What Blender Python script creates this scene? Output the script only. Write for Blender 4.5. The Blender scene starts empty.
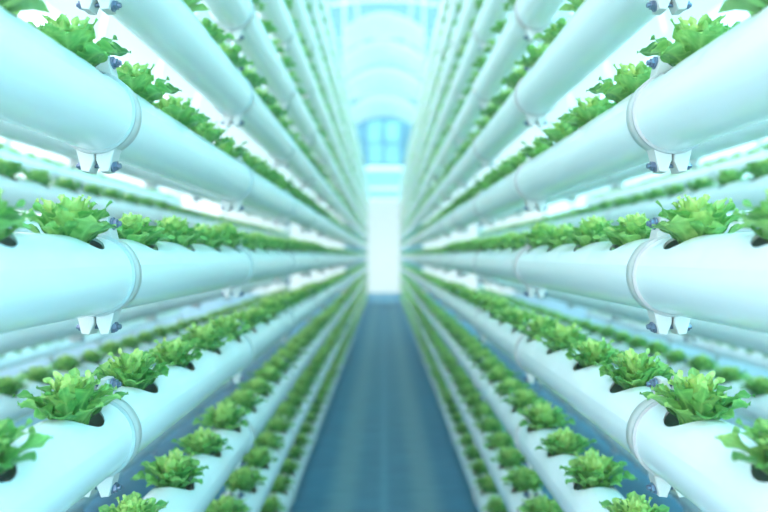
import bpy, math, random
import numpy as np
from mathutils import Vector, Matrix

# ------------------------------------------------------------------ camera
sc = bpy.context.scene
col = sc.collection
CAM_H = 1.0                       # the camera is 1 m above the floor
cam_d = bpy.data.cameras.new('camera')
cam_d.sensor_width = 36
cam_d.lens = 36 * 682 / 768
cam_d.clip_start = 0.02
cam_d.dof.use_dof = True
cam_d.dof.focus_distance = 0.90
cam_d.dof.aperture_fstop = 2.6
cam = bpy.data.objects.new('camera', cam_d)
cam.location = (0, 0, CAM_H)
cam.rotation_euler = (math.radians(90), 0, 0)
col.objects.link(cam)
sc.camera = cam

# ------------------------------------------------------------------ view / world / light
sc.view_settings.view_transform = 'Standard'
sc.view_settings.look = 'None'
sc.view_settings.gamma = 1
sc.view_settings.use_curve_mapping = False
sc.view_settings.exposure = 0.56
sc.cycles.use_denoising = True
sc.cycles.max_bounces = 8
sc.cycles.diffuse_bounces = 5
sc.cycles.transparent_max_bounces = 12

HAZE = .026
SKY = 1.0
SKY_HORIZON = (.74, .98, 1.0); SKY_MID = (.17, .42, .52); SKY_TOP = (.20, .52, .72)
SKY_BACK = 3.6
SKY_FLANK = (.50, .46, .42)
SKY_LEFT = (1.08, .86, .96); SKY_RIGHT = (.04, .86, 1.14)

world = bpy.data.worlds.new('sky')
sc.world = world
world.use_nodes = True
nt = world.node_tree
nt.nodes.clear()
wo = nt.nodes.new('ShaderNodeOutputWorld')
bg = nt.nodes.new('ShaderNodeBackground')
tc = nt.nodes.new('ShaderNodeTexCoord')
sp = nt.nodes.new('ShaderNodeSeparateXYZ')
nt.links.new(tc.outputs['Generated'], sp.inputs[0])


def ramp(src, stops):
    r = nt.nodes.new('ShaderNodeValToRGB')
    el = r.color_ramp.elements
    el[0].position, el[0].color = stops[0][0], (*stops[0][1], 1)
    el[1].position, el[1].color = stops[-1][0], (*stops[-1][1], 1)
    for p_, c_ in stops[1:-1]:
        e_ = el.new(p_); e_.color = (*c_, 1)
    nt.links.new(src, r.inputs[0])
    return r.outputs[0]


def vmath(op, a_, b_):
    m_ = nt.nodes.new('ShaderNodeVectorMath'); m_.operation = op
    for i_, q_ in enumerate((a_, b_)):
        if isinstance(q_, (tuple, list)): m_.inputs[i_].default_value = q_
        else: nt.links.new(q_, m_.inputs[i_])
    return m_.outputs[0]


def remap(src, lo, hi):
    m_ = nt.nodes.new('ShaderNodeMapRange'); m_.inputs[1].default_value = lo; m_.inputs[2].default_value = hi
    nt.links.new(src, m_.inputs[0]); return m_.outputs[0]


# high thin overcast: horizon white, zenith pale cyan, plus an added fill glow behind the camera for the rack faces,
# tinted cooler on the right hand side than on the left
up = ramp(sp.outputs['Z'], [(0, SKY_HORIZON), (.28, SKY_MID), (.9, SKY_TOP)])
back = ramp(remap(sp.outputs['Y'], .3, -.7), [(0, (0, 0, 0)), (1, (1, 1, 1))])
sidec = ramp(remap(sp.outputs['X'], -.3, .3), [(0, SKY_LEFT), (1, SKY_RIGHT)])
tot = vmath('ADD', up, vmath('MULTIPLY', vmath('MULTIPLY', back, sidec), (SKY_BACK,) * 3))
ax = nt.nodes.new('ShaderNodeMath'); ax.operation = 'ABSOLUTE'
nt.links.new(sp.outputs['X'], ax.inputs[0])
flank = ramp(remap(ax.outputs[0], .12, .34), [(0, (0, 0, 0)), (1, SKY_FLANK)])   # glow added to either side to whiten the gaps between pipes
low_ = ramp(sp.outputs['Z'], [(.25, (1, 1, 1)), (.6, (0, 0, 0))])
tot = vmath('ADD', tot, vmath('MULTIPLY', flank, low_))
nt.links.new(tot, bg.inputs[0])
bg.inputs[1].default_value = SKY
nt.links.new(bg.outputs[0], wo.inputs[0])


def sun(name, rot, strength, colour, angle):
    d = bpy.data.lights.new(name, 'SUN')
    d.energy = strength; d.color = colour; d.angle = math.radians(angle)
    o = bpy.data.objects.new(name, d)
    o.rotation_euler = [math.radians(a) for a in rot]
    col.objects.link(o)


sun('sun', (28, 38, 0), 1.6, (0.62, 1.0, 1.0), 12)       # from the right and above, over the racks


# ------------------------------------------------------------------ materials
def mat(name):
    m = bpy.data.materials.new(name)
    m.use_nodes = True
    m.node_tree.nodes.clear()
    return m, m.node_tree, m.node_tree.nodes.new('ShaderNodeOutputMaterial')


def principled(name, colour, rough=.5, metal=0, coat=0, noise=None, bump=0, scale=(1, 1, 1), amount=.08):
    m, t, out = mat(name)
    p = t.nodes.new('ShaderNodeBsdfPrincipled')
    p.inputs['Roughness'].default_value = rough
    p.inputs['Metallic'].default_value = metal
    p.inputs['Coat Weight'].default_value = coat
    p.inputs['Coat Roughness'].default_value = .12
    p.inputs['Base Color'].default_value = (*colour, 1)
    if noise:
        c = t.nodes.new('ShaderNodeTexCoord'); mp = t.nodes.new('ShaderNodeMapping')
        n = t.nodes.new('ShaderNodeTexNoise'); n.inputs['Scale'].default_value = noise
        n.inputs['Detail'].default_value = 5
        mp.inputs['Scale'].default_value = scale
        t.links.new(c.outputs['Object'], mp.inputs[0]); t.links.new(mp.outputs[0], n.inputs['Vector'])
        r = t.nodes.new('ShaderNodeValToRGB')
        r.color_ramp.elements[0].position = .3; r.color_ramp.elements[1].position = .7
        r.color_ramp.elements[0].color = (*[max(0, x * (1 - amount)) for x in colour], 1)
        r.color_ramp.elements[1].color = (*[min(1, x * (1 + amount)) for x in colour], 1)
        t.links.new(n.outputs['Fac'], r.inputs[0]); t.links.new(r.outputs[0], p.inputs['Base Color'])
        if bump:
            b = t.nodes.new('ShaderNodeBump'); b.inputs['Strength'].default_value = bump
            b.inputs['Distance'].default_value = .002
            t.links.new(n.outputs['Fac'], b.inputs['Height']); t.links.new(b.outputs[0], p.inputs['Normal'])
    t.links.new(p.outputs[0], out.inputs[0])
    return m


def film(name, colour, opacity):
    m, t, out = mat(name)
    tr = t.nodes.new('ShaderNodeBsdfTransparent'); tr.inputs[0].default_value = (.96, 1, 1, 1)
    tl = t.nodes.new('ShaderNodeBsdfTranslucent'); tl.inputs[0].default_value = (*colour, 1)
    df = t.nodes.new('ShaderNodeBsdfDiffuse'); df.inputs[0].default_value = (*colour, 1)
    a = t.nodes.new('ShaderNodeMixShader'); a.inputs[0].default_value = .35
    b = t.nodes.new('ShaderNodeMixShader'); b.inputs[0].default_value = opacity
    t.links.new(tl.outputs[0], a.inputs[1]); t.links.new(df.outputs[0], a.inputs[2])
    t.links.new(tr.outputs[0], b.inputs[1]); t.links.new(a.outputs[0], b.inputs[2])
    t.links.new(b.outputs[0], out.inputs[0])
    return m


def leaf_material():
    m, t, out = mat('leaf')
    at = t.nodes.new('ShaderNodeAttribute'); at.attribute_name = 'tint'
    sep = t.nodes.new('ShaderNodeSeparateColor')
    t.links.new(at.outputs['Color'], sep.inputs[0])
    r = t.nodes.new('ShaderNodeValToRGB')
    r.color_ramp.elements[0].color = (0.025, 0.13, 0.045, 1)
    r.color_ramp.elements[1].color = (0.62, 0.78, 0.24, 1)
    e = r.color_ramp.elements.new(.45); e.color = (0.15, 0.41, 0.085, 1)
    # mottling of the blade
    c = t.nodes.new('ShaderNodeTexCoord')
    n = t.nodes.new('ShaderNodeTexNoise'); n.inputs['Scale'].default_value = 110; n.inputs['Detail'].default_value = 3
    t.links.new(c.outputs['Object'], n.inputs['Vector'])
    ma = t.nodes.new('ShaderNodeMath'); ma.operation = 'MULTIPLY_ADD'
    ma.inputs[1].default_value = .35; ma.inputs[2].default_value = -.17
    t.links.new(n.outputs['Fac'], ma.inputs[0])
    ad = t.nodes.new('ShaderNodeMath'); ad.operation = 'ADD'; ad.use_clamp = True
    t.links.new(ma.outputs[0], ad.inputs[0]); t.links.new(sep.outputs[0], ad.inputs[1])
    t.links.new(ad.outputs[0], r.inputs[0])
    # paler midrib and veins
    mx = t.nodes.new('ShaderNodeMix'); mx.data_type = 'RGBA'
    t.links.new(sep.outputs[1], mx.inputs[0])
    t.links.new(r.outputs[0], mx.inputs[6]); mx.inputs[7].default_value = (0.50, 0.80, 0.26, 1)
    p = t.nodes.new('ShaderNodeBsdfPrincipled'); p.inputs['Roughness'].default_value = .36
    t.links.new(mx.outputs[2], p.inputs['Base Color'])
    bp = t.nodes.new('ShaderNodeBump'); bp.inputs['Strength'].default_value = .35; bp.inputs['Distance'].default_value = .001
    t.links.new(n.outputs['Fac'], bp.inputs['Height']); t.links.new(bp.outputs[0], p.inputs['Normal'])
    tl = t.nodes.new('ShaderNodeBsdfTranslucent')
    t.links.new(mx.outputs[2], tl.inputs[0])
    s = t.nodes.new('ShaderNodeMixShader'); s.inputs[0].default_value = .30
    t.links.new(p.outputs[0], s.inputs[1]); t.links.new(tl.outputs[0], s.inputs[2])
    t.links.new(s.outputs[0], out.inputs[0])
    return m


def floor_material():
    m, t, out = mat('woven_ground_cloth')
    p = t.nodes.new('ShaderNodeBsdfPrincipled'); p.inputs['Roughness'].default_value = .55
    c = t.nodes.new('ShaderNodeTexCoord')
    s = t.nodes.new('ShaderNodeSeparateXYZ'); t.links.new(c.outputs['Object'], s.inputs[0])
    # two worn wheel tracks along the aisle and a faint seam in the middle
    ab = t.nodes.new('ShaderNodeMath'); ab.operation = 'ABSOLUTE'; t.links.new(s.outputs['X'], ab.inputs[0])
    hf = t.nodes.new('ShaderNodeMath'); hf.operation = 'MULTIPLY'; hf.inputs[1].default_value = .5
    t.links.new(ab.outputs[0], hf.inputs[0])
    r = t.nodes.new('ShaderNodeValToRGB'); t.links.new(hf.outputs[0], r.inputs[0])
    el = r.color_ramp.elements
    B = (0.055, 0.19, 0.28, 1); L = (0.16, 0.29, 0.33, 1); M = (0.08, 0.21, 0.29, 1); G = (.24, .36, .42, 1)
    el[0].position = 0; el[0].color = (0.12, 0.28, 0.37, 1)
    el[1].position = .015; el[1].color = M
    for q, v in ((.045, M), (.075, L), (.095, L), (.13, B), (.62, B), (.66, G)):
        e = el.new(q); e.color = v
    mp = t.nodes.new('ShaderNodeMapping'); mp.inputs['Scale'].default_value = (2.5, 9, 1)
    t.links.new(c.outputs['Object'], mp.inputs[0])
    n = t.nodes.new('ShaderNodeTexNoise'); n.inputs['Scale'].default_value = 2.2; n.inputs['Detail'].default_value = 6
    t.links.new(mp.outputs[0], n.inputs['Vector'])
    mx = t.nodes.new('ShaderNodeMix'); mx.data_type = 'RGBA'; mx.blend_type = 'MULTIPLY'
    mx.inputs[0].default_value = .5
    r2 = t.nodes.new('ShaderNodeValToRGB'); t.links.new(n.outputs['Fac'], r2.inputs[0])
    r2.color_ramp.elements[0].position = .3; r2.color_ramp.elements[0].color = (.6, .6, .6, 1)
    r2.color_ramp.elements[1].position = .7; r2.color_ramp.elements[1].color = (1.2, 1.2, 1.2, 1)
    t.links.new(r.outputs[0], mx.inputs[6]); t.links.new(r2.outputs[0], mx.inputs[7])
    t.links.new(mx.outputs[2], p.inputs['Base Color'])
    t.links.new(p.outputs[0], out.inputs[0])
    return m


M_PIPE = principled('white_pvc', (.86, .89, .89), .22, coat=.3, noise=3, bump=.04, scale=(14, .8, 14), amount=.03)
M_CLAMP = principled('clamp_plastic', (.60, .58, .55), .38, noise=20, amount=.03)
M_RUBBER = principled('grey_rubber', (.46, .47, .46), .5, noise=60, amount=.05)
M_STEEL = principled('zinc_bolt', (.15, .19, .27), .3, metal=.5, noise=200, amount=.15)
M_POST = principled('galvanised_post', (.62, .72, .74), .45, metal=.3, noise=30, amount=.08)
M_LEAF = leaf_material()
M_PLUG = principled('plug_foam', (.78, .74, .58), .9, noise=120, bump=.4, amount=.2)
M_FLOOR = floor_material()
M_FILM = film('greenhouse_film', (.80, .95, .96), .20)
M_FABRIC = film('skylight_fabric', (.74, .80, .82), .92)
M_BLUE = principled('end_wall_panel', (.08, .19, .235), .5, noise=2.5, amount=.18)
M_PANEL = principled('pale_blue_panel', (.17, .36, .42), .5, noise=3, amount=.25)
M_FRAME = principled('window_frame', (.70, .86, .88), .4, noise=10, amount=.04)
M_GLASS = film('clear_film', (.93, 1, 1), .06)


# ------------------------------------------------------------------ mesh helper
class MB:
    def __init__(s):
        s.v = []; s.f = []; s.sm = []

    def add(s, verts, faces, smooth=True):
        o = len(s.v)
        s.v += [tuple(p) for p in verts]
        s.f += [tuple(i + o for i in f) for f in faces]
        s.sm += [smooth] * len(faces)

    def box(s, x0, x1, y0, y1, z0, z1):
        v = [(x, y, z) for x in (x0, x1) for y in (y0, y1) for z in (z0, z1)]
        s.add(v, [(0, 1, 3, 2), (4, 6, 7, 5), (0, 4, 5, 1), (2, 3, 7, 6), (0, 2, 6, 4), (1, 5, 7, 3)], False)

    def prism(s, poly, y0, y1, bev=0):
        """polygon in XZ (counter-clockwise seen from -Y) extruded along Y, with a bevelled rim"""
        cx = sum(p[0] for p in poly) / len(poly); cz = sum(p[1] for p in poly) / len(poly)
        n = len(poly)
        rings = []
        for y, k in ((y0, bev), (y0 + bev, 0), (y1 - bev, 0), (y1, bev)):
            rings.append([(x + (cx - x) / max(1e-6, math.hypot(x - cx, z - cz)) * k, y,
                           z + (cz - z) / max(1e-6, math.hypot(x - cx, z - cz)) * k) for x, z in poly])
        v = [p for r in rings for p in r]
        f = []
        for k in range(3):
            for i in range(n):
                j = (i + 1) % n
                f.append((k * n + i, k * n + j, (k + 1) * n + j, (k + 1) * n + i))
        f.append(tuple(range(n - 1, -1, -1))); f.append(tuple(3 * n + i for i in range(n)))
        s.add(v, f, False)

    def mesh(s, name, m):
        me = bpy.data.meshes.new(name)
        me.from_pydata(s.v, [], s.f)
        me.polygons.foreach_set('use_smooth', s.sm)
        me.materials.append(m)
        me.update()
        return me


def put(name, me, parent=None, loc=(0, 0, 0), rot=(0, 0, 0), scale=(1, 1, 1)):
    o = bpy.data.objects.new(name, me)
    o.location = loc; o.rotation_euler = rot; o.scale = scale
    col.objects.link(o)
    if parent: o.parent = parent
    return o


def tag(o, label, cat, group=None, kind=None):
    o['label'] = label; o['category'] = cat
    if group: o['group'] = group
    if kind: o['kind'] = kind
    return o


def struct(name, mb, m, label=None):
    o = put(name, mb.mesh(name, m))
    o['kind'] = 'structure'
    return o


# ------------------------------------------------------------------ the greenhouse shell
Z0 = 0.0
XW, YB, YE, ZE = 4.3, -3.0, 18.4, 4.2
b = MB(); b.box(-XW, XW, YB, YE + .1, Z0 - .05, Z0); struct('floor', b, M_FLOOR)
b = MB(); b.box(-XW - .02, -XW, YB, YE, Z0, ZE); M_SIDE = film('side_film', (.95, 1, 1), .6); struct('wall_left', b, M_SIDE)
b = MB(); b.box(XW, XW + .02, YB, YE, Z0, ZE); struct('wall_right', b, M_SIDE)
b = MB(); b.box(-XW, XW, YB - .02, YB, Z0, ZE); struct('wall_back', b, M_GLASS)


def arch(x, h=2.6):
    return ZE + h * math.sqrt(max(0, 1 - (x / XW) ** 2))


b = MB()
xs = [XW * math.cos(math.pi * i / 32) for i in range(33)]
v = [(x, y, arch(x)) for y in (YB, YE) for x in xs] + [(x, y, arch(x) + .02) for y in (YB, YE) for x in xs]
f = []
for i in range(32):
    f.append((i, i + 1, 33 + i + 1, 33 + i)); f.append((66 + i, 99 + i, 99 + i + 1, 66 + i + 1))
b.add(v, f); struct('ceiling', b, film('roof_film', (.55, .78, .82), .12))


def tube_path(b, pts, r, n=8):
    pts = [Vector(p) for p in pts]
    v = []; f = []
    for i, p in enumerate(pts):
        d = (pts[min(i + 1, len(pts) - 1)] - pts[max(i - 1, 0)]).normalized()
        u = d.cross(Vector((0, 1, 0)) if abs(d.y) < .9 else Vector((1, 0, 0))).normalized()
        w = d.cross(u)
        for k in range(n):
            a = 2 * math.pi * k / n
            v.append(p + u * math.cos(a) * r + w * math.sin(a) * r)
    for i in range(len(pts) - 1):
        for k in range(n):
            q = (k + 1) % n
            f.append((i * n + k, i * n + q, (i + 1) * n + q, (i + 1) * n + k))
    b.add(v, f)


n = 0
for y in np.arange(YB + .5, YE, 2.55):                 # roof hoops
    n += 1
    b = MB()
    tube_path(b, [(-XW + .05, y, Z0), (-XW + .05, y, ZE)] + [(x * .985, y, arch(x) - .04) for x in xs[::-1]] +
              [(XW - .05, y, ZE), (XW - .05, y, Z0)], .035)
    struct('trim_%d' % n, b, M_POST)
for x in (-2.6, -1.3, -.62, .62, 1.3, 2.6):               # purlins along the roof
    n += 1
    b = MB(); tube_path(b, [(x, YB, arch(x) - .1), (x, YE, arch(x) - .1)], .03); struct('trim_%d' % n, b, M_POST)

# end wall: a bright central window column between blue panels
DW = .47
b = MB()
b.box(-1.05, -DW, YE, YE + .08, Z0, ZE + 1)
b.box(DW, 1.05, YE, YE + .08, Z0, ZE + 1)
b.box(-DW, DW, YE, YE + .08, 3.42, ZE + 1)
struct('wall_end', b, M_BLUE)
b = MB()
for sx in (-1, 1):
    pp = [(sx * 1.05, 0), (sx * XW, 0), (sx * XW, ZE)] + [(sx * XW * math.cos(a), arch(XW * math.cos(a))) for a in
          [math.pi / 2 * i / 12 for i in range(1, 11)]] + [(sx * 1.05, arch(1.05))]
    b.add([(x, YE + .04, z) for x, z in pp], [tuple(range(len(pp)))], False)
b.add([(-1.05, YE + .04, ZE + 1), (1.05, YE + .04, ZE + 1), (1.05, YE + .04, arch(1.05)), (-1.05, YE + .04, arch(1.05))], [(0, 1, 2, 3)], False)
struct('wall_far', b, M_FILM)
b = MB(); b.box(-DW, DW, YE + .03, YE + .04, Z0, 2.50); struct('window_1', b, M_GLASS)
b = MB(); b.box(-DW, DW, YE + .03, YE + .04, 2.50, 3.30); struct('window_3', b, film('tinted_film', (.42, .80, .88), .75))
n0 = n
for z0, z1 in ((2.50, 2.56), (2.78, 2.86), (3.30, 3.42)):
    n += 1
    b = MB(); b.box(-DW, DW, YE - .03, YE + .10, z0, z1); struct('trim_%d' % n, b, M_FRAME)
n += 1
b = MB(); b.box(-DW - .04, -DW, YE - .03, YE + .1, 0, 3.42); b.box(DW, DW + .04, YE - .03, YE + .1, 0, 3.42)
struct('trim_%d' % n, b, M_FRAME)
# light upper panels over the window
b = MB()
for i, (x0, x1) in enumerate(((-.42, -.05), (.05, .42))):
    for z0, z1 in ((3.5, 4.0), (4.08, 4.6)):
        b.box(x0, x1, YE - .02, YE, z0, z1)
struct('window_2', b, M_PANEL)

# thin humid haze filling the house
m, t, out = mat('humid_air')
vs = t.nodes.new('ShaderNodeVolumeScatter'); vs.inputs['Color'].default_value = (.72, .97, 1, 1)
vs.inputs['Density'].default_value = HAZE; vs.inputs['Anisotropy'].default_value = .3
t.links.new(vs.outputs[0], out.inputs['Volume'])
b = MB(); b.box(-XW + .03, XW - .03, YB + .05, YE - .05, .002, 2.0)
tag(put('humid_haze', b.mesh('humid_haze', m)), 'thin pale humid haze filling the greenhouse air', 'haze', None, 'stuff')

# ------------------------------------------------------------------ curved skylight shades over the aisle
words = ['lowest', 'second from the bottom', 'third from the bottom', 'topmost']
for i in range(4):
    b = MB()
    y0 = 12.0; w = .70; zb = 3.18 + i * .47
    v = []; f = []
    N = 20; K = 6
    for s_ in (0, .015):
        for j in range(K + 1):
            for k in range(N + 1):
                x = -w + 2 * w * k / N
                t = j / K
                z = zb + .30 * (1 - (x / w) ** 2) + t * .24 - s_
                y = y0 - .45 * math.sin(t * math.pi / 2) + s_
                v.append((x, y, z))
    L = (K + 1) * (N + 1)
    for s_ in (0, 1):
        for j in range(K):
            for k in range(N):
                a = s_ * L + j * (N + 1) + k
                q = (a, a + 1, a + N + 2, a + N + 1)
                f.append(q if s_ == 0 else q[::-1])
    b.add(v, f)
    o = put('curved_shade', b.mesh('curved_shade', M_FABRIC))
    tag(o, 'arched white translucent shade over the far aisle, ' + words[i] + ' of its stack', 'shade',
        'arched white shades over the aisle')
    for x in (-w, w):
        t_ = MB(); t_.box(x - .012, x + .012, y0 - .012, y0 + .012, zb, zb + (.47 if i < 3 else arch(w) - zb))
        put('hanger', t_.mesh('hanger', M_POST), o)

# ------------------------------------------------------------------ the growing pipes
R, RH, TH = .0505, .038, .0035
PITCH = .2
Y_START, NSEG = -.275, 74
Y_END = Y_START + PITCH * NSEG


def segment(mb, yc):
    """0.2 m of pipe with a round planting hole in its top"""
    TM = math.radians(75)
    NA = 32
    for rad, flip in ((R, False), (R - TH, True)):
        v = []; f = []
        K = 4
        angs = [2 * math.pi * i / NA for i in range(NA)]
        hy, ht = PITCH / 2, TM
        for k in range(K + 1):
            t = k / K
            for a in angs:
                ca, sa = math.cos(a), math.sin(a)
                hx = RH * ca; hyy = RH * sa
                th0 = math.asin(min(1, hx / rad))
                m = max(abs(sa), abs(ca))
                yb = hy * sa / m; tb = ht * ca / m
                y = hyy * (1 - t) + yb * t
                th = th0 * (1 - t) + tb * t
                v.append((rad * math.sin(th), yc + y, rad * math.cos(th)))
        for k in range(K):
            for i in range(NA):
                j = (i + 1) % NA
                q = (k * NA + i, k * NA + j, (k + 1) * NA + j, (k + 1) * NA + i)
                f.append(q[::-1] if flip else q)
        mb.add(v, f)
        v = []; f = []
        ths = [TM + (2 * math.pi - 2 * TM) * i / 18 for i in range(19)]
        # match the boundary spacing of the patch along y
        for y in (-hy, -hy / 3, hy / 3, hy):
            for th in ths:
                v.append((rad * math.sin(th), yc + y, rad * math.cos(th)))
        for k in range(3):
            for i in range(18):
                q = (k * 19 + i, k * 19 + i + 1, (k + 1) * 19 + i + 1, (k + 1) * 19 + i)
                f.append(q if flip else q[::-1])
        mb.add(v, f)
    v = []; f = []
    for i in range(NA):
        a = 2 * math.pi * i / NA
        x = RH * math.cos(a); y = yc + RH * math.sin(a)
        v.append((x, y, math.sqrt(R * R - x * x))); v.append((x, y, math.sqrt((R - TH) ** 2 - x * x)))
    for i in range(NA):
        j = (i + 1) % NA
        f.append((2 * i, 2 * j, 2 * j + 1, 2 * i + 1))
    mb.add(v, f)


NSHORT = 41                                  # the racks behind are shorter
b = MB()
for i in range(NSHORT):
    segment(b, Y_START + PITCH * (i + .5))
ME_TUBE_SHORT = b.mesh('tube', M_PIPE)
for i in range(NSHORT, NSEG):
    segment(b, Y_START + PITCH * (i + .5))
ME_TUBE = b.mesh('tube', M_PIPE)

b = MB()                                     # domed end cap
v = []; f = []
prof = [(0, R + .003), (.03, R + .003), (.036, R - .002), (.038, 0.0001)]
for y, r in prof:
    for k in range(32):
        a = 2 * math.pi * k / 32
        v.append((r * math.cos(a), y, r * math.sin(a)))
for i in range(3):
    for k in range(32):
        q = (k + 1) % 32
        f.append((i * 32 + k, (i + 1) * 32 + k, (i + 1) * 32 + q, i * 32 + q))
b.add(v, f)
ME_CAP = b.mesh('end_cap', M_PIPE)

# split clamp: a band round the pipe with a pair of bolted lugs above and below
b = MB()
RO = R + .0028
W = .026
prof = [(R - .001, 0), (RO - .001, 0), (RO, .001), (RO + .0005, .012), (RO, W - .001), (RO - .001, W), (R - .001, W)]
N = 56
v = []; f = []
for i in range(N):
    a = 2 * math.pi * i / N
    for r, y in prof:
        v.append((r * math.cos(a), y, r * math.sin(a)))
P = len(prof)
for i in range(N):
    j = (i + 1) % N
    for k in range(P - 1):
        f.append((i * P + k, i * P + k + 1, j * P + k + 1, j * P + k))
b.add(v, f)
for sz in (-1, 1):
    for sx in (-1, 1):
        poly = [(.0012, R + .002), (.0012, R + .012), (.0055, R + .022), (.0075, R + .0275), (.0190, R + .0265),
                (.0225, R + .014), (.0265, R - .001), (.030, R - .008), (.012, R - .001)]
        poly = [(x * sx * (.84 if sz > 0 and x > .01 else .94 if x > .01 else 1), z * sz) for x, z in poly]
        if sx * sz > 0: poly = poly[::-1]
        b.prism(poly, .001, W - .001, .0012)
ME_CLAMP = b.mesh('pipe_clamp', M_CLAMP)
b = MB()                                     # grey rubber ring at the clamp's near rim
v = []; f = []
for i in range(N):
    a = 2 * math.pi * i / N
    for r, y in ((R - .001, -.0022), (RO + .0002, -.0022), (RO + .001, -.0012), (RO + .001, .0012), (RO - .001, .0012)):
        v.append((r * math.cos(a), y, r * math.sin(a)))
for i in range(N):
    j = (i + 1) % N
    for k in range(4):
        f.append((i * 5 + k, i * 5 + k + 1, j * 5 + k + 1, j * 5 + k))
b.add(v, f)
ME_RING = b.mesh('rubber_ring', M_RUBBER)

b = MB()                                     # bolt along x, head on +x


def disc(b, x0, x1, r, n, rot=0):
    v = []; f = []
    c = min(.0008, (x1 - x0) * .3)
    for x, rr in ((x0, r), (x1 - c, r), (x1, r - c)):
        for k in range(n):
            a = rot + 2 * math.pi * k / n
            v.append((x, rr * math.cos(a), rr * math.sin(a)))
    for i in range(2):
        for k in range(n):
            q = (k + 1) % n
            f.append((i * n + k, i * n + q, (i + 1) * n + q, (i + 1) * n + k))
    f.append(tuple(range(n - 1, -1, -1))); f.append(tuple(2 * n + k for k in range(n)))
    b.add(v, f, False)


disc(b, .0180, .0212, .0084, 24)
disc(b, .0212, .0255, .0066, 6, .3)
disc(b, .0255, .0300, .0036, 16)
disc(b, -.0290, .0195, .0028, 16)
disc(b, -.0212, -.0195, .0068, 24)
disc(b, -.0258, -.0212, .0056, 6, .1)
ME_BOLT = b.mesh('bolt', M_STEEL)


# ------------------------------------------------------------------ lettuces
def leaf(rng, az, L, Wd, e0, e1, r0, z0, nt_, nu, lobes, tint, twist, ruf):
    """one lobed leaf as a grid; returns verts, faces, tints"""
    V = []; F = []; T = []
    pos = np.array([r0, z0]); e = e0
    ph = rng.random() * 6.28
    d = Vector((math.cos(az), math.sin(az), 0)); s = Vector((-math.sin(az), math.cos(az), 0))
    step = L / nt_
    ph2 = rng.random() * 6.28
    for i in range(nt_ + 1):
        t = i / nt_
        ee = e0 + (e1 - e0) * t ** 1.4
        if i: pos = pos + step * np.array([math.cos(ee), math.sin(ee)])
        # narrow stalk, broad blade, pointed tip
        w = Wd * (0.16 + .84 * min(1, (t / .5)) ** 1.3) if t < .7 else Wd * max(.0, 1 - ((t - .7) / .3) ** 1.6)
        if t > .2:
            w *= 1 - .46 * (0.5 + .5 * math.cos(2 * math.pi * lobes * t + ph)) * (1 if t < .93 else .3)
        if nt_ > 6: w *= 1 - .22 * (((t * 8.5 + ph) % 1.0) if t < .95 else 0)
        w = max(w, .0006)
        nrm = Vector((-math.sin(ee) * d.x, -math.sin(ee) * d.y, math.cos(ee)))
        side = s * math.cos(twist * t) + nrm * math.sin(twist * t)
        n2 = nrm * math.cos(twist * t) - s * math.sin(twist * t)
        for k in range(nu + 1):
            u = -1 + 2 * k / nu
            fold = abs(u) ** 1.3 * .30 * w + ruf * (abs(u) ** 2) * math.sin(ph2 + t * 15 + (2.3 if u > 0 else 0))
            # lobes sweep towards the tip at the margin
            sweep = abs(u) * .28 * w
            dirv = d * math.cos(ee) + Vector((0, 0, math.sin(ee)))
            p = d * pos[0] + Vector((0, 0, pos[1])) + side * (u * w) + n2 * fold + dirv * sweep
            V.append(p)
            vein = max(0, 1 - abs(u) * 3.2) * (1 - .6 * t)
            if nt_ > 6 and (i + abs(k - nu // 2)) % 4 == 0: vein = max(vein, .35)
            T.append((min(1, max(0, tint + .12 * (t - .5) + .10 * abs(u))), vein * .8, 0, 1))
    for i in range(nt_):
        for k in range(nu):
            a = i * (nu + 1) + k
            F.append((a, a + 1, a + nu + 2, a + nu + 1))
    return V, F, T


def lettuce_arrays(seed, low=False):
    rng = random.Random(seed)
    V = []; F = []; T = []
    rings = [  # count, length, half width, start elevation, end elevation, tint
        (11, .065, .0195, 60, 4, .32), (13, .062, .0150, 67, 27, .42), (14, .056, .0115, 75, 50, .58), (14, .049, .0085, 84, 70, .84)]
    if low:
        rings = [(7, .070, .025, 58, 4, .42), (7, .062, .021, 70, 34, .56), (6, .052, .015, 82, 62, .80)]
    for q, (cnt, L, Wd, e0, e1, ti) in enumerate(rings):
        off = rng.random() * 6.28
        for i in range(cnt):
            az = off + 6.283 * i / cnt + rng.uniform(-.3, .3)
            sc_ = rng.uniform(.86, 1.14)
            v, f, t = leaf(rng, az, L * sc_, Wd * rng.uniform(.85, 1.2),
                           math.radians(e0 + rng.uniform(-7, 7)), math.radians(e1 + rng.uniform(-14, 12)),
                           (.006, .005, .004, .002)[q] + (.008 if q < 2 else .003) * rng.random(), .012 + .006 * q,
                           4 if low else 18, 2 if low else 8, rng.choice((2.6, 3.2, 3.8)),
                           ti + rng.uniform(-.20, .20), rng.uniform(-.5, .5), .0 if low else .0034)
            o = len(V)
            V += v; F += [tuple(a + o for a in ff) for ff in f]; T += t
    return V, F, T


def lettuce_mesh(seed):
    V, F, T = lettuce_arrays(seed)
    me = bpy.data.meshes.new('lettuce_leaves')
    me.from_pydata([tuple(p) for p in V], [], F)
    me.polygons.foreach_set('use_smooth', [True] * len(F))
    ca = me.color_attributes.new('tint', 'FLOAT_COLOR', 'POINT')
    ca.data.foreach_set('color', [c for t in T for c in t])
    me.materials.append(M_LEAF)
    me.update()
    return me


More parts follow.
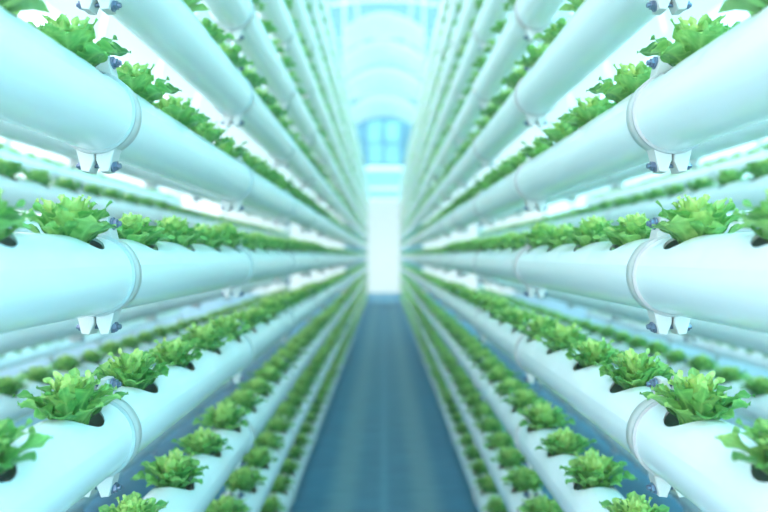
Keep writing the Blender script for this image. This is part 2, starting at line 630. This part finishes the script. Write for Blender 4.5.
LETTUCES = [lettuce_mesh(11 + i) for i in range(7)]
b = MB()                                       # the growing plug in the hole, with the pale root collar
v = []; f = []
prof = [(.020, -.052), (.022, -.01), (.021, .006), (.017, .010), (.007, .013), (.006, .022), (.0001, .024)]
for r, z in prof:
    for k in range(16):
        a = 2 * math.pi * k / 16
        v.append((r * math.cos(a), r * math.sin(a), z))
for i in range(len(prof) - 1):
    for k in range(16):
        q = (k + 1) % 16
        f.append((i * 16 + k, i * 16 + q, (i + 1) * 16 + q, (i + 1) * 16 + k))
b.add(v, f)
ME_PLUG = b.mesh('growing_plug', M_PLUG)
PLANT_Z = .012                                 # origin of a lettuce above the pipe axis

ORD = ['first', 'second', 'third', 'fourth', 'fifth', 'sixth', 'seventh', 'eighth', 'ninth', 'tenth', 'eleventh',
       'twelfth', 'thirteenth', 'fourteenth', 'fifteenth', 'sixteenth', 'seventeenth', 'eighteenth', 'nineteenth', 'twentieth',
       'twenty-first', 'twenty-second', 'twenty-third', 'twenty-fourth']
LEVEL = {0: 'at eye level'}
for k in range(1, 9): LEVEL[k] = '%s above eye level' % ORD[k - 1]
for k in range(1, 5): LEVEL[-k] = '%s below eye level' % ORD[k - 1]
RACKS = [(.379, 'aisle-side', range(-4, 8), 9.0), (1.13, 'second', range(-4, 4), 7.5), (2.4, 'outermost', range(-4, 4), 7.5)]


def tier_z(k): return CAM_H - .0255 + .2135 * k


plants = []
for X, rname, ks, clamp_far in RACKS:
    for side, sname in ((-1, 'left'), (1, 'right')):
        for k in ks:
            z = tier_z(k)
            short = X > 1
            nseg = NSHORT if short else NSEG
            y_end = Y_START + PITCH * nseg
            p = put('hydroponic_pipe', ME_TUBE_SHORT if short else ME_TUBE, None, (side * X, 0, z))
            lv = LEVEL[k]
            where = 'pipe ' + lv if k == 0 else lv.split(' ')[0] + ' pipe ' + ' '.join(lv.split(' ')[1:])
            tag(p, 'long white round growing pipe, %s %s rack, %s' % (sname, rname, where), 'pipe',
                'white growing pipes of the lettuce racks')
            put('end_cap', ME_CAP, p, (0, y_end, 0))
            put('end_cap', ME_CAP, p, (0, Y_START, 0), (0, 0, math.pi))
            y = .893 - .8
            while y < clamp_far:
                c = put('pipe_clamp', ME_CLAMP, p, (0, y, 0))
                put('rubber_ring', ME_RING, c)
                if y < 5:
                    for s_ in (-1, 1):
                        put('bolt', ME_BOLT, c, (0, W / 2, s_ * .0685), scale=(-side, 1, 1))
                y += .8
            for j in range(4, nseg):
                py = Y_START + PITCH * (j + .5)
                plants.append((side, X, rname, sname, k, j, py, z, where))

# the 300 that show largest are things of their own, the rest one object
cand = []
for q in plants:
    side, X, rname, sname, k, j, py, z, where = q
    dz = z + .07 - CAM_H
    if (X - .06) / py > 384 / 682: continue
    if dz / py > (256 / 682 + .00): continue
    if dz / py < -(256 / 682 + .04 / py): continue
    if X > 2: continue
    if X > 1 and k not in (1, -2): continue        # the other rows of the second rack stand hidden behind the first
    cand.append((py, q))
cand.sort(key=lambda c: (c[0], c[1][3], c[1][4]))
near = [c[1] for c in cand[:300]]
nearset = set((q[0], q[1], q[4], q[5]) for q in near)
count = {}
for q in sorted(near, key=lambda q: q[6]):
    side, X, rname, sname, k, j, py, z, where = q
    n_ = count.get((side, X, k), 0); count[(side, X, k)] = n_ + 1
    h = (j * 7 + k * 13 + int(X * 10) * 5)
    rng = random.Random(h)
    me = LETTUCES[h % len(LETTUCES)]
    s_ = rng.uniform(.97, 1.10)
    o = put('lettuce_plant', me, None, (side * X, py, z + PLANT_Z), (0, 0, -side * rng.uniform(0, 6.28)),
            (-side * s_, s_, s_ * rng.uniform(.95, 1.05)))
    tag(o, '%s green lettuce from camera on %s %s rack, %s' % (ORD[n_], sname, rname, where), 'lettuce',
        'green lettuces growing from the white pipes')
    put('growing_plug', ME_PLUG, o)

low = [lettuce_arrays(50 + i, True) for i in range(5)]
low = [(np.array([tuple(p) for p in V]), np.array(F), np.array(T)) for V, F, T in low]
AV = []; AF = []; AT = []; o_ = 0
for q in plants:
    side, X, rname, sname, k, j, py, z, where = q
    if (side, X, k, j) in nearset: continue
    h = (j * 7 + k * 13 + int(X * 10) * 5)
    rng = random.Random(h + 1000)
    V, F, T = low[h % 5]
    a = rng.uniform(0, 6.28); s_ = rng.uniform(.95, 1.1)
    c_, n_ = math.cos(a) * s_, math.sin(a) * s_
    x = V[:, 0] * c_ - V[:, 1] * n_; y = V[:, 0] * n_ + V[:, 1] * c_
    AV.append(np.stack([side * (X + x), py + y, z + PLANT_Z + V[:, 2] * s_], 1))
    AF.append(F + o_); AT.append(T); o_ += len(V)
AV = np.concatenate(AV); AF = np.concatenate(AF); AT = np.concatenate(AT)
me = bpy.data.meshes.new('lettuce_rows')
me.vertices.add(len(AV)); me.vertices.foreach_set('co', AV.astype(np.float32).ravel())
me.loops.add(AF.size); me.loops.foreach_set('vertex_index', AF.astype(np.int32).ravel())
me.polygons.add(len(AF)); me.polygons.foreach_set('loop_start', np.arange(0, AF.size, 4, dtype=np.int32))
me.update(calc_edges=True)
me.polygons.foreach_set('use_smooth', [True] * len(AF))
ca = me.color_attributes.new('tint', 'FLOAT_COLOR', 'POINT')
ca.data.foreach_set('color', AT.astype(np.float32).ravel())
me.materials.append(M_LEAF)
tag(put('lettuce_rows', me), 'distant rows of small green lettuces running to the far end of the racks', 'lettuce', None, 'stuff')

# ------------------------------------------------------------------ rack posts at both ends of every rack
for X, rname, ks, cf in RACKS:
    for side, sname in ((-1, 'left'), (1, 'right')):
        for y0, ename in ((Y_START - .085, 'behind the camera'), ((Y_END if X < 1 else Y_START + PITCH * NSHORT) + .038, 'at the far end')):
            top = tier_z(max(ks)) + .12
            r = bpy.data.objects.new('rack_post', None); r.location = (side * X, y0, 0); col.objects.link(r)
            tag(r, 'pale metal upright of the %s %s rack %s' % (sname, rname, ename), 'post', 'rack uprights')
            b = MB(); b.prism([(-.03, 0.008), (.03, 0.008), (.03, top), (-.03, top)], 0, .046, .003)
            put('upright', b.mesh('upright', M_POST), r)
            b = MB(); b.box(-.07, .07, -.04, .086, 0, .008); put('foot_plate', b.mesh('foot_plate', M_POST), r)
